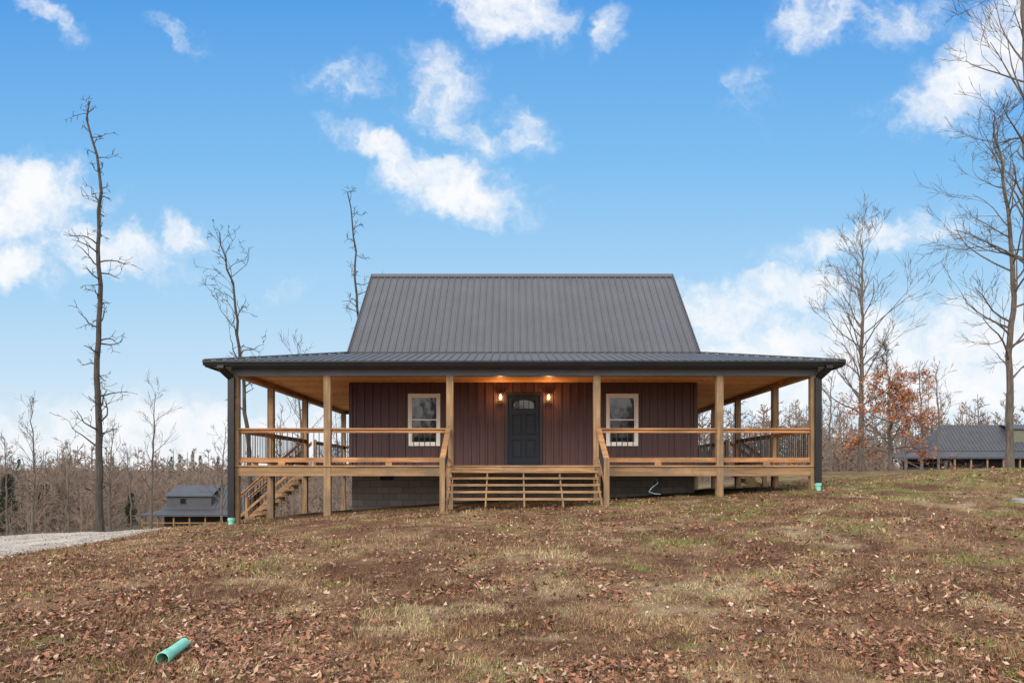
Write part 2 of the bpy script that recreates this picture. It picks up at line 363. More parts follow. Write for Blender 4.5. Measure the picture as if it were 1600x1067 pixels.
EX0,EX1,EY0,EY1=-8.25,8.90,20.5,34.9; EZ=4.62; BX0,BX1,BY0,BY1=-5.04,5.76,23.64,31.76
m=MB()
def rib(a,b_,side,nrm,hw=.026,hh=.026):
    a=Vector(a);b_=Vector(b_);p=[a-side*hw,a-side*hw*.45+nrm*hh,a+side*hw*.45+nrm*hh,a+side*hw]; q=[v+(b_-a) for v in p]
    for j in range(3): m.quad(p[j],p[j+1],q[j+1],q[j])
    m.quad(*p)
E=[(EX0,EY0,EZ),(EX1,EY0,EZ),(EX1,EY1,EZ),(EX0,EY1,EZ)]; B=[(BX0,BY0,BZ+.02),(BX1,BY0,BZ+.02),(BX1,BY1,BZ+.02),(BX0,BY1,BZ+.02)]
for i in range(4):
    j=(i+1)%4; m.quad(E[i],E[j],B[j],B[i])
rz=BZ+.02-EZ
x=EX0+.12
while x<EX1-.05:
    for ye,yb,sg in ((EY0,BY0,-1),(EY1,BY1,1)):
        tt_=1.0
        if x<BX0: tt_=(x-EX0)/(BX0-EX0)
        elif x>BX1: tt_=(EX1-x)/(EX1-BX1)
        nrm=Vector((0,sg*rz,abs(yb-ye))).normalized()
        rib((x,ye,EZ),(x,ye+(yb-ye)*tt_,EZ+rz*tt_),Vector((1,0,0)),nrm)
    x+=.2286
y=EY0+.12
while y<EY1-.05:
    for xe,xb,sg in ((EX0,BX0,-1),(EX1,BX1,1)):
        tt_=1.0
        if y<BY0: tt_=(y-EY0)/(BY0-EY0)
        elif y>BY1: tt_=(EY1-y)/(EY1-BY1)
        nrm=Vector((sg*rz,0,abs(xb-xe))).normalized()
        rib((xe,y,EZ),(xe+(xb-xe)*tt_,y,EZ+rz*tt_),Vector((0,1,0)),nrm)
    y+=.2286
pr=m.build('porch_roof',M['roof'],house,label='low hipped charcoal metal porch roof')
for i in range(4):
    m=MB(); m.beam(Vector(E[i])+Vector((0,0,.03)),Vector(B[i])+Vector((0,0,.03)),.16,.03); m.build('hip_cap',M['roof'],pr)
m=MB(); m.box(BX0,BX1,BY0-.03,BY0+.03,BZ-.0,BZ+.05); m.build('roof_flashing',M['trim'],pr)
m=MB(); z0,z1=4.46,4.61
m.box(EX0+.02,EX1-.02,EY0+.02,EY0+.05,z0,z1); m.box(EX0+.02,EX1-.02,EY1-.05,EY1-.02,z0,z1)
m.box(EX0+.02,EX0+.05,EY0+.05,EY1-.05,z0,z1); m.box(EX1-.05,EX1-.02,EY0+.05,EY1-.05,z0,z1)
m.build('fascia',M['trim'],pr)
m=MB()
m.box(EX0+.05,EX1-.05,EY0+.05,OY0-.11,4.50,4.52); m.box(EX0+.05,EX1-.05,OY1+.11,EY1-.05,4.50,4.52)
m.box(EX0+.05,OX0-.11,OY0-.11,OY1+.11,4.50,4.52); m.box(OX1+.11,EX1-.05,OY0-.11,OY1+.11,4.50,4.52)
m.build('soffit',M['trim'],pr)
def gutter(x0,x1,ya,yb):
    m=MB(); s=-1 if ya<yb else 1
    prof=[(0,.0),(0,-.125),(.07*1,-.125),(.085,-.07),(.115,-.045),(.115,0),(.1,0),(.1,-.03),(.075,-.055),(.06,-.11),(.01,-.11),(.01,0)]
    A=[(x0,yb+s*p[0],4.615+p[1]) for p in prof]; B_=[(x1,yb+s*p[0],4.615+p[1]) for p in prof]
    for i in range(len(prof)-1): m.quad(A[i],A[i+1],B_[i+1],B_[i])
    m.quad(*A[:6]); m.quad(*B_[:6]); return m
gutter(EX0,EX1,EY0-.1,EY0+.018).build('gutter',M['trim'],house)
gutter(EX0,EX1,EY1+.1,EY1-.018).build('gutter',M['trim'],house)
BBZ=4.27
m=MB(); m.box(OX0-.1,OX1+.1,OY0-.1,OY0+.1,BBZ,4.50); m.build('porch_beam',M['beamwrap'],house)
m=MB(); m.box(OX0-.1,OX1+.1,OY1-.1,OY1+.1,BBZ,4.50); m.build('porch_beam',M['beamwrap'],house)
for X in (OX0,OX1):
    m=MB(); m.box(X-.1,X+.1,OY0+.1,OY1-.1,BBZ,4.50); m.build('porch_beam',M['woody'],house)
m=MB(); cz=4.42
m.box(OX0+.1,OX1-.1,OY0+.1,HY0-.045,cz,cz+.02); m.box(OX0+.1,OX1-.1,HY1+.02,OY1-.1,cz,cz+.02)
m.box(OX0+.1,HX0-.03,HY0-.045,HY1+.02,cz,cz+.02); m.box(HX1+.03,OX1-.1,HY0-.045,HY1+.02,cz,cz+.02)
ce=m.build('porch_ceiling',M['ceil'],house,label='orange-brown pine board porch ceiling')
m=MB()
def boards_x(x0,x1,y0,y1):
    y=y0
    while y<y1-.02: m.box(x0,x1,y,min(y+.137,y1),DK-.036,DK); y+=.143
boards_x(OX0-.12,OX1+.12,OY0-.13,HY0); boards_x(OX0-.12,OX1+.12,HY1,OY1+.13)
boards_x(OX0-.12,HX0,HY0,HY1); boards_x(HX1,OX1+.12,HY0,HY1)
deck=m.build('deck',M['deck'],house)
m=MB(); m.box(OX0-.08,OX1+.08,OY0-.085,OY0-.045,DK-.29,DK-.037); m.box(OX0-.08,OX1+.08,OY0-.044,OY0-.004,DK-.29,DK-.037)
m.build('rim_joist',M['rim'],house)
m=MB(); m.box(OX0-.08,OX1+.08,OY1+.045,OY1+.085,DK-.29,DK-.037); m.build('rim_joist',M['rim'],house)
for X in (OX0-.085,OX1+.045):
    m=MB(); m.box(X,X+.04,OY0-.003,OY1+.04,DK-.29,DK-.037); m.build('rim_joist',M['woody'],house)
m=MB(); x=OX0+.3
while x<OX1-.1: m.box(x,x+.04,OY0+.0,HY0+.03,DK-.24,DK-.038); x+=.405
y=HY0+.2
while y<OY1: m.box(OX0-.04,HX0+.04,y,y+.04,DK-.24,DK-.038); m.box(HX1-.04,OX1+.04,y,y+.04,DK-.24,DK-.038); y+=.405
m.build('deck_joists',M['deck'],deck)
PS=.093
FX=[-7.56,-5.05,-1.70,2.32,5.68,8.25]; SY=[24.05,28.0,31.3]
posts=[(x,OY0) for x in FX]+[(x,OY1) for x in (-7.56,-3.6,.35,4.3,8.25)]+[(X,y) for X in (OX0,OX1) for y in SY]
for (x,y) in posts:
    m=MB(); m.box(x-PS,x+PS,y-PS,y+PS,hz(x,y)-.25,BBZ+.02)
    p=m.build('porch_post',M['woodz'],house)
def railing(a,b_,n_sp=.145,block=True):
    a=Vector((a[0],a[1],0));b_=Vector((b_[0],b_[1],0));d=(b_-a).normalized(); a=a+d*PS;b_=b_-d*PS
    mat=M['rail']
    m=MB(); m.beam(a+Vector((0,0,DK+1.0)),b_+Vector((0,0,DK+1.0)),.14,.036); m.beam(a+Vector((0,0,DK+.935)),b_+Vector((0,0,DK+.935)),.038,.088)
    top=m.build('railing',mat,house)
    m=MB(); m.beam(a+Vector((0,0,DK+.17)),b_+Vector((0,0,DK+.17)),.038,.088); m.beam(a+Vector((0,0,DK+.107)),b_+Vector((0,0,DK+.107)),.088,.036); m.build('bottom_rail',mat,top)
    Ln=(b_-a).length; k=max(2,int(Ln/n_sp)); m=MB()
    for i in range(1,k):
        p=a+d*(Ln*i/k); m.tube([p+Vector((0,0,DK+.2)),p+Vector((0,0,DK+.9))],.0125,6)
    m.build('balusters',M['iron'],top)
    if block:
        m=MB(); c=(a+b_)/2; m.box(c.x-.09,c.x+.09,c.y-.045,c.y+.045,DK,DK+.088); m.build('support_block',mat,top)
for i in (0,1,3,4): railing((FX[i],OY0),(FX[i+1],OY0))
bx=[-7.56,-3.6,.35,4.3,8.25]
for i in range(4): railing((bx[i],OY1),(bx[i+1],OY1))
for X in (OX0,OX1):
    railing((X,OY0),(X,24.05)); railing((X,24.05),(X,28.0)); railing((X,29.4),(X,31.3)); railing((X,31.3),(X,OY1))
    m=MB(); m.box(X-.05,X+.05,29.35,29.45,DK,DK+1.08); m.build('newel_post',M['woodz'],house)
def stairs(name,top,d,width,n,drop,run,label,strn=(0,1),railoff=.03,nH=1.25,th=.04):
    d=Vector((d[0],d[1],0)); sd=Vector((-d.y,d.x,0)); T=Vector(top); rise=drop/n; tr=run/n
    mat=M['woodx'] if abs(d.y)>.5 else M['woody']
    m=MB(); m.beam(T-sd*width*.49+d*.015-Vector((0,0,.15)),T+sd*width*.49+d*.015-Vector((0,0,.15)),.03,.2)
    st=m.build(name,mat,house,label=label)
    for s in strn:
        m=MB()
        c=T+sd*((width-.08)*(s-.5))+d*.04
        b_=c+d*(run-.04)+Vector((0,0,-drop-.02)); m.beam(c+Vector((0,0,-.24)),b_-Vector((0,0,.04)),.04,.14)
        for i in range(1,n):
            q=c+d*(tr*(i-.5)-.04)+Vector((0,0,-rise*i-.02)); m.beam(q-d*tr*.45-Vector((0,0,.07)),q+d*tr*.45-Vector((0,0,.07)),.038,.10)
        m.build('stringer',M['rim'],st)
    for i in range(1,n):
        m=MB()
        for off in (0,1):
            c=T+d*(tr*(i-1)+.02+tr*(.25+.48*off))+Vector((0,0,-rise*i))
            m.beam(c-sd*(width/2+.0),c+sd*(width/2+.0),.44*tr,th)
        m.build('tread',mat,st)
    for s in (-1,1):
        c=T+sd*(s*(width/2+railoff)); e=c+d*(run+.02)+Vector((0,0,-drop))
        m=MB(); m.beam(Vector((e.x,e.y,e.z-.3)),Vector((e.x,e.y,e.z+nH)),.13,.13,up=(0,1,0)); m.build('newel_post',M['woodz'],st)
        a=c+Vector((0,0,.98)); b_=Vector((e.x,e.y,e.z+nH-.03)); 
        m=MB(); m.beam(a,b_,.14,.036); m.beam(a-Vector((0,0,.065)),b_-Vector((0,0,.065)),.038,.088); m.build('handrail',M['rail'],st)
        m=MB(); lo=Vector((0,0,-.78)) ; m.beam(a+lo,b_+lo,.04,.088); m.build('lower_handrail',M['rail'],st)
        m=MB(); Ln=(b_-a).length; k=int(Ln/.15)
        for i in range(1,k):
            p=a+(b_-a)*(i/k); m.tube([p+Vector((0,0,-.08)),p+Vector((0,0,-.76))],.0125,6)
        m.build('stair_balusters',M['iron'],st)
stairs('front_steps',(.31,OY0-.13,DK),(0,-1),3.98,6,1.05,1.72,'wide open timber front steps',strn=(0,.25,.5,.75,1),railoff=.06,nH=1.22,th=.055)
g=hz(-9.9,28.7); stairs('side_steps',(OX0-.12,28.7,DK),(-1,0),1.25,10,DK-g,2.45,'tall timber steps down from the left side of the porch',nH=1.1)
g=hz(9.6,28.7); stairs('side_steps',(OX1+.12,28.7,DK),(1,0),1.25,3,DK-g,.85,'short timber steps at the right side of the porch',nH=1.05)
for a,b_ in wins:
    m=MB(); t=.085; y0,y1=HY0-.06,HY0+.06
    m.box(a,a+t,y0,y1,WZ0,WZ1); m.box(b_-t,b_,y0,y1,WZ0,WZ1); m.box(a+t,b_-t,y0,y1,WZ1-t,WZ1); m.box(a+t,b_-t,y0,y1,WZ0,WZ0+t)
    w=m.build('window',M['cream'],house,label='cream framed single-hung window')
    mid=(WZ0+WZ1)/2
    for nm,(zz0,zz1,yy) in (('upper',(mid-.02,WZ1-t,HY0+.005)),('lower',(WZ0+t,mid+.02,HY0-.02))):
        m=MB(); s=.035; A=a+t+.002; B_=b_-t-.002
        m.box(A,A+s,yy,yy+.03,zz0,zz1); m.box(B_-s,B_,yy,yy+.03,zz0,zz1); m.box(A+s,B_-s,yy,yy+.03,zz1-s,zz1); m.box(A+s,B_-s,yy,yy+.03,zz0,zz0+s)
        m.build('sash',M['cream'],w)
        m=MB(); m.box(A+s,B_-s,yy+.012,yy+.018,zz0+s,zz1-s); m.build('pane',M['glass'],w)
    m=MB(); m.box(a+t,b_-t,HY0+.07,HY0+.09,WZ0+.02,WZ1-.02); m.build('dark_room_panel',M['iron'],w)  # flat black panel behind the panes, stands in for the unlit room
m=MB(); y0=HY0-.03
m.box(doorx0,doorx0+.07,y0-.02,HY0+.1,DK,4.1); m.box(doorx1-.07,doorx1,y0-.02,HY0+.1,DK,4.1); m.box(doorx0+.07,doorx1-.07,y0-.02,HY0+.1,4.02,4.1)
m.box(doorx0+.07,doorx1-.07,y0-.02,HY0+.1,DK,DK+.035)
fr=m.build('door_frame',M['trim'],house)
dA,dB=doorx0+.075,doorx1-.075; cw=(dA+dB)/2; Z0=DK+.04; Z1=4.015
m=MB(); yf=HY0+.0
cols=[(dA+.13,cw-.05),(cw+.05,dB-.13)]; rows=[(Z0+.22,Z0+.78),(Z0+.92,Z0+1.56)]; lite=(cw-.31,cw+.31,3.62,3.88)
m.box(dA,dB,yf+.045,yf+.065,Z0,Z1)
m.box(dA,dA+.12,yf,yf+.045,Z0,Z1); m.box(dB-.12,dB,yf,yf+.045,Z0,Z1); m.box(cw-.045,cw+.045,yf,yf+.045,Z0,3.55)
for z0,z1 in ((Z0,Z0+.21),(Z0+.79,Z0+.91),(Z0+1.57,3.61),(3.89,Z1)):
    m.box(dA+.12,cw-.045,yf+.001,yf+.045,z0,z1); m.box(cw+.045,dB-.12,yf+.001,yf+.045,z0,z1)
    if z0>3.3: m.box(cw-.045,cw+.045,yf+.001,yf+.045,max(z0,3.551),z1)
for c0,c1 in cols:
    for r0,r1 in rows: m.box(c0+.05,c1-.05,yf+.008,yf+.045,r0+.05,r1-.05)
dr=m.build('door',M['door'],house,label='dark panelled front door with a small arched divided light at the top')
m=MB(); m.box(lite[0],lite[1],yf+.020,yf+.026,lite[2],lite[3]); m.build('door_pane',M['glass'],dr)
m=MB()
for s_ in (-1,1):
    ar=[(cw+s_*.31*math.sin(t),lite[3]-.13+.13*math.cos(t)) for t in np.linspace(0,math.pi/2,9)]
    for i in range(8): m.quad((ar[i][0],yf+.004,ar[i][1]),(ar[i+1][0],yf+.004,ar[i+1][1]),(ar[i+1][0],yf+.004,3.90),(ar[i][0],yf+.004,3.90))
m.build('door_arch',M['door'],dr)
m=MB()
for fx in (.25,.5,.75):
    xx=lite[0]+(lite[1]-lite[0])*fx; m.box(xx-.010,xx+.010,yf+.008,yf+.018,lite[2],lite[3]-(.02 if fx!=.5 else 0))
m.build('door_muntins',M['iron'],dr)
m=MB(); hx=dB-.06; m.tube([(hx,yf-.0,Z0+.98),(hx,yf-.05,Z0+.98)],.02,8); m.beam((hx,yf-.05,Z0+.98),(hx-.1,yf-.05,Z0+.98),.02,.02); m.tube([(hx,yf,Z0+1.12),(hx,yf-.02,Z0+1.12)],.028,10); m.build('door_handle',M['iron'],dr)
for px in (782,857):
    x=(px-800)/F*HY0; z=EYE+(HZ-621)/F*HY0
    m=MB(); m.box(x-.055,x+.055,HY0-.056,HY0-.043,z-.12,z+.16); m.beam((x,HY0-.05,z+.13),(x,HY0-.15,z+.16),.02,.02)
    m.beam((x,HY0-.15,z+.16),(x,HY0-.15,z+.12),.03,.03,up=(0,1,0))
    yc=HY0-.15; 
    for (r,zz) in ((.085,z+.10),(.065,z-.13)):
        m.box(x-r,x+r,yc-r,yc+r,zz-.008,zz+.008)
    for sx in (-1,1):
        for sy in (-1,1): m.beam((x+sx*.08,yc+sy*.08,z+.1),(x+sx*.06,yc+sy*.06,z-.13),.01,.01,up=(0,1,0))
    m.quad((x-.085,yc-.085,z+.11),(x+.085,yc-.085,z+.11),(x,yc,z+.15)); m.quad((x-.085,yc-.085,z+.11),(x-.085,yc+.085,z+.11),(x,yc,z+.15)); m.quad((x+.085,yc-.085,z+.11),(x+.085,yc+.085,z+.11),(x,yc,z+.15))
    ln=m.build('wall_lantern',M['iron'],house)
    m=MB(); m.tube([(x,yc,z-.07),(x,yc,z-.04),(x,yc,z),(x,yc,z+.04),(x,yc,z+.07)],[.012,.03,.034,.024,.012],8); m.build('bulb',M['bulb'],ln,True)
    ld=bpy.data.lights.new('lantern_light','POINT'); ld.energy=13; ld.color=(1,.5,.2); ld.shadow_soft_size=.05
    lo=bpy.data.objects.new('lantern_light',ld); col.objects.link(lo); lo.location=(x,yc-.16,z-.02)
for x,y in ((-.25,22.0),(1.1,22.0)):
    m=MB(); m.tube([(x,y,cz-.008),(x,y,cz-.001)],.06,16); m.build('recessed_light',M['puck'],ce)
for X,sg in ((OX0,-1),(OX1,1)):
    gz_=hz(X+sg*.10,OY0-.1); x=X+sg*.065; 
    m=MB(); ex=X+sg*.22; pts=[(ex,EY0-.03,4.49),(ex,EY0-.03,4.42),(x,OY0-.19,4.20),(x,OY0-.19,gz_+.17)]
    for i in range(3): m.beam(pts[i],pts[i+1],.17,.10,up=(0,1,0))
    ds=m.build('downspout',M['trim'],house)
    m=MB(); m.tube([(x,OY0-.19,gz_-.1),(x,OY0-.19,gz_+.13)],.075,14); m.tube([(x,OY0-.19,gz_+.12),(x,OY0-.19,gz_+.19)],.095,14); m.build('drain_pipe',M['mint'],ds,label='mint green drain pipe end')
m=MB(); pts=[W(1024,746,21.4),W(1028,755,21.2),W(1018,762,21.1),W(1014,768,21),W(1022,771,20.8),W(1032,772,20.7)]; m.tube(pts,.008,6)
props(m.build('cable',M['wire']),'pale blue cable dangling from under the porch right of the front steps','cable')
def onground(px,py,up):
    Y=6.0
    for _ in range(30): Y=(EYE-hz((px-800)/F*Y,Y)-up)*F/(py-HZ)
    x=(px-800)/F*Y; return Vector((x,Y,hz(x,Y)+up))
a=onground(254,1029,.055); b_=onground(288,1004,.05); d=(b_-a).normalized(); b_=a+d*.42
pe=empty('drain_pipe_stub',(a.x,a.y,a.z-.055),'mint green plastic pipe stub lying half buried in the leafy foreground','pipe')
m=MB(); m.tube([a,a+d*.09,a+d*.10,a+d*.13,b_],[.056,.056,.052,.046,.046],24,cap=False); 
m.tube([a,a+d*.10,b_],[.050,.050,.042],24,cap=False); 
pm=m.build('pipe_body',M['mint'],pe,True)
m=MB(); m.tube([a+d*.2,a+d*.205],.044,20); m.build('pipe_shade_disc',M['pipeshade'],pm)  # disc across the bore in darker mint, its shade put into the colour
m=MB(); u=d.orthogonal().normalized(); v_=d.cross(u)
m.tube([a+u*(.053*math.cos(t))+v_*(.053*math.sin(t)) for t in np.linspace(0,2*math.pi,25)],.004,6); m.build('pipe_rim',M['mint'],pm,True)
cz_=hz(11.0,16.5)
ce_=MB(); ce_.tube([(11.15,16.6,cz_-.05),(11.15,16.6,cz_+.07),(11.15,16.6,cz_+.085)],[.28,.28,.25],20); props(ce_.build('well_cover',M['stone']),'small grey concrete cover set in the grass at the far right','utility cover')
# ---------------------------------------------------------------- TREES
def branch(T,C,p,d,Ln,r,lev,rg,jit,trop,spread,minr,kids,maxlev):
    n=5 if lev<=2 else 3; pts=[Vector(p)]; rad=[r]; q=Vector(p); d=Vector(d).normalized()
    ds=[]
    for i in range(n):
        d=(d+Vector((rg.gauss(0,jit),rg.gauss(0,jit),rg.gauss(0,jit*.8)+trop))).normalized()
        q=q+d*(Ln/n); pts.append(q.copy()); rad.append(max(minr*.7,r*(1-.72*(i+1)/n))); ds.append(d.copy())
    (T if lev<=1 else C).tube(pts,rad,5 if lev<=1 else 3,cap=False)
    if lev>=maxlev: return
    for _ in range(kids if lev>0 else kids+1):
        t=rg.uniform(.25,1.0); i=min(n-1,int(t*n)); pp=pts[i]+(pts[i+1]-pts[i])*(t*n-i)
        ax=Vector((rg.gauss(0,1),rg.gauss(0,1),rg.gauss(0,1))); ax=(ax-ds[i]*ax.dot(ds[i])).normalized()
        nd=ds[i]*math.cos(spread)+ax*math.sin(spread)
        branch(T,C,pp,nd,Ln*rg.uniform(.42,.68),max(minr,r*(1-.7*t)*.6),lev+1,rg,jit,trop,spread,minr,kids,maxlev)
def tree(name,label,trunk,r0,rt,nb,prof,ang,seed,cat='tree',group=None,jit=.16,trop=.05,spread=.65,kids=3,maxlev=4,minr=.012,start=.25,bark='bark',knots=12,wob=.1,leaves=None):
    rg=random.Random(seed); base=Vector(trunk[0]); T=MB();C=MB()
    seg=[0]
    for a,b_ in zip(trunk[:-1],trunk[1:]): seg.append(seg[-1]+(Vector(b_)-Vector(a)).length)
    tot=seg[-1]
    def at(s):
        for i in range(len(seg)-1):
            if s<=seg[i+1] or i==len(seg)-2:
                f=(s-seg[i])/(seg[i+1]-seg[i]); return Vector(trunk[i]).lerp(Vector(trunk[i+1]),f)
    K=knots*2; pts=[];rad=[]
    for i in range(K+1):
        t=i/K; p=at(t*tot); 
        if i: p=p+Vector((rg.gauss(0,wob),rg.gauss(0,wob),0))*(.4+t)
        pts.append(p-base); rad.append(r0*(1-t)**.9+rt*t+ (r0*.35*max(0,1-t*14)))
    pts[0]=pts[0]-Vector((0,0,.4))
    T.tube(pts,rad,9,cap=True)
    for i in range(nb):
        t=start+(1-start)*(i+rg.random())/nb; k=min(K-1,int(t*K)); p=pts[k].lerp(pts[k+1],t*K-k)
        th=rg.random()*6.283; an=ang(t)+rg.gauss(0,.18)
        d=Vector((math.cos(th)*math.sin(an),math.sin(th)*math.sin(an),math.cos(an)))
        Lb=prof(t)*rg.uniform(.5,1.35)
        branch(T,C,p,d,Lb,min(max(minr*1.4,rad[k]*.42),.03+Lb*.012),1,rg,jit,trop,spread,minr,kids,maxlev)
    e=empty(name,base,label,cat,group)
    def lb(mb,nm,mat):
        me=bpy.data.meshes.new(nm); me.from_pydata(mb.v,[],mb.f); me.materials.append(M[mat]); me.update()
        o=bpy.data.objects.new(nm,me); col.objects.link(o); o.parent=e; return o
    lb(T,'trunk',bark); lb(C,'crown','twig' if bark!='barkdark' else 'barkdark')
    if leaves:
        n,size=leaves; Lm=MB()
        for _ in range(n):
            p=Vector(rg.choice(C.v))
            if p.z>tot*.85: continue
            p=p+Vector((rg.gauss(0,.12),rg.gauss(0,.12),rg.gauss(0,.12)-.05))
            a=Vector((rg.gauss(0,1),rg.gauss(0,1),rg.gauss(0,1))).normalized()*size; b_=a.orthogonal().normalized()*size*.6
            Lm.quad(p-a,p-b_,p+a,p+b_)
        lb(Lm,'leaves','redleaf')
    return e
def pl(Y,*pp):
    o=[W(px,py,Y) for px,py in pp]; o[0].z=hz(o[0].x,Y)-.1; return o
tree('bare_tree','tall crooked dead tree with short twisted branches left of the house',pl(38,(156,830),(154,700),(154,560),(157,450),(156,380),(158,300),(150,245),(145,215),(136,180),(140,158)),.19,.035,50,lambda t:.7+1.8*math.exp(-((t-.27)/.05)**2)+1.1*math.exp(-((t-.66)/.07)**2)+.4*math.exp(-((t-.48)/.06)**2),lambda t:1.4-.5*t,3,jit=.32,trop=.0,spread=.85,kids=2,maxlev=3,minr=.015,start=.2,bark='barkdark',wob=.055)
tree('bare_tree','thin leaning bare tree behind the left porch corner',pl(42,(398,800),(388,700),(380,600),(370,500),(360,430),(340,362)),.15,.03,20,lambda t:.5+1.9*math.exp(-((t-.70)/.2)**2),lambda t:.85-.3*t,8,jit=.27,trop=.05,spread=.7,kids=2,maxlev=4,minr=.014,start=.42,bark='barkdark',wob=.05)
tree('bare_tree','slim crooked bare tree rising behind the left slope of the roof',pl(46,(556,780),(556,600),(557,500),(555,420),(553,350),(545,303)),.14,.03,24,lambda t:.6+1.8*math.exp(-((t-.70)/.10)**2),lambda t:1.3-.3*t,12,jit=.3,trop=.02,spread=.8,kids=2,maxlev=3,minr=.016,start=.45,bark='barkdark',wob=.06)
tree('bare_tree','symmetrical bare tree with fine rounded crown right of the house',pl(42,(1346,752),(1346,650),(1345,560),(1348,480),(1346,420),(1345,375)),.16,.025,40,lambda t:.6+2.2*(1-abs(t-.5)*1.2),lambda t:.95-.4*t,21,jit=.12,trop=.06,spread=.5,kids=3,maxlev=4,minr=.009,start=.25,wob=.04)
tree('oak_tree','small tree still holding russet leaves right of the house',pl(37,(1392,748),(1392,680),(1388,610),(1384,550)),.11,.02,30,lambda t:.7+1.6*(1-t),lambda t:1.25-.4*t,31,jit=.18,trop=.01,spread=.6,kids=4,maxlev=4,minr=.010,start=.12,wob=.05,leaves=(4200,.08))
tree('bare_tree','large spreading bare tree at the right edge of the view',pl(30,(1578,735),(1578,640),(1575,560),(1582,480),(1580,400),(1573,320),(1562,240),(1555,190)),.15,.03,30,lambda t:1.1+1.8*(1-abs(t-.5)),lambda t:1.2-.3*t,41,jit=.15,trop=.04,spread=.55,kids=3,maxlev=4,minr=.008,start=.25,wob=.05)
tree('bare_tree','tall bare tree cut by the right frame edge, reaching the top of the view',pl(27,(1614,730),(1610,600),(1606,480),(1602,350),(1606,200),(1600,60),(1590,-80)),.15,.05,28,lambda t:1.0+1.8*t*(1.3-t)*2,lambda t:1.05-.25*t,44,jit=.15,trop=.05,spread=.55,kids=3,maxlev=4,minr=.008,start=.35,wob=.04)
small=[(50,832,640,60,'bare slender tree at the far left edge, before the valley wood'),(12,835,690,62,'short bare tree in the far left corner of the wood'),
(235,822,612,75,'thin bare tree directly above the dark house in the valley'),(108,830,690,70,'small bare tree just left of the tall crooked dead tree'),(172,828,672,66,'small bare tree just right of the tall crooked dead tree'),
(470,800,538,60,'bare tree whose twigs show above the left porch roof'),(345,805,668,70,'low bare tree touching the left downspout'),(205,825,700,85,'short bare tree between the tall dead tree and the valley house'),
(1298,752,590,55,'thin bare tree closest to the right end of the porch'),(1440,745,572,60,'slender bare tree right of the russet tree'),(1466,743,572,66,'slender bare tree above the left end of the far right neighbour house'),
(1415,748,640,70,'short bare tree just right of the russet tree'),(1275,752,640,75,'short bare tree seen beside the right corner post'),(1325,752,650,80,'short bare tree left of the symmetrical bare tree'),
(440,800,640,80,'bare tree seen through the left porch railing'),(525,790,650,85,'bare tree seen through the porch beside the house wall'),(1240,760,640,80,'bare tree seen through the right porch railing'),(1130,765,650,85,'bare tree seen through the right porch beside the wall')]
for i,(px,py,ty,Y,lab) in enumerate(small):
    t0=pl(Y,(px,py),(px+random.Random(i).uniform(-4,4),(py+ty)/2),(px+random.Random(i+50).uniform(-8,8),ty)); H=(t0[-1]-t0[0]).length
    tree('bare_tree',lab,t0,.009*H+.03,.02,20,lambda t:H*.14*(1.3-abs(t-.5)),lambda t:.9-.3*t,100+i,jit=.15,trop=.06,spread=.55,kids=3,maxlev=3,minr=.013,start=.25,wob=.04,knots=6)
def cedar(px,Y,H,Wd,lab,seed,grp=None,mat='evergreen',nq=1500):
    rg=random.Random(seed); x=(px-800)/F*Y; b0=Vector((x,Y,hz(x,Y)-.2)); e=empty('cedar_tree',b0,lab,'tree',grp); T=MB(); T.tube([(0,0,0),(0,0,H*.9)],[.12,.03],6); o=T.build('trunk',M['bark'],None); o.parent=e
    C=MB()
    k_=1 if Y<140 else 1.6
    ph=rg.uniform(0,6)
    for _ in range(nq):
        t=rg.random()**.8; z=H*(.06+.94*t); th=rg.random()*6.28; r=Wd*(1-t)**.7*(.7+.3*math.sin(z*2.2+ph)+.3*math.sin(th*2+z+ph))*math.sqrt(rg.random())+.03
        p=Vector((math.cos(th)*r,math.sin(th)*r,z)); d=Vector((math.cos(th),math.sin(th),.8+rg.gauss(0,.3))).normalized()*rg.uniform(.2,.45)*k_; s=d.orthogonal().normalized()*.09*k_
        C.quad(p-s,p+s,p+d)
    o=C.build('crown',M[mat],None); o.parent=e
for a in ((12,80,6.5,1.6,'dark cedar at the far left edge of the valley',1),(68,95,6,1.7,'dark cedar beneath the slender left tree',2),(205,120,5.5,1.6,'dark cedar left of the valley house',3),(40,105,5,1.5,'dark cedar between the two leftmost cedars',4),
          (92,130,7,2.0,'dark cedar just left of the tall dead tree trunk',8)): cedar(*a)
rq=random.Random(5)
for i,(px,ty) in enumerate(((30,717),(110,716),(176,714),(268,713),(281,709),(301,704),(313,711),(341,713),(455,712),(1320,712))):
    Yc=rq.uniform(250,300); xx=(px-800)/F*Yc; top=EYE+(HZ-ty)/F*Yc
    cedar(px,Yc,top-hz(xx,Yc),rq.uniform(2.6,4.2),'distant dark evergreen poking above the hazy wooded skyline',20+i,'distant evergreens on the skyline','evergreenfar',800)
rg=random.Random(77); WM=MB(); WT=MB()
def stick(Mb,p,q,w):
    d=(q-p); s=Vector((d.z,0,-d.x)); 
    if s.length<1e-6: s=Vector((1,0,0))
    s=s.normalized()*w; Mb.quad(p-s,p+s,q+s*.5,q-s*.5)
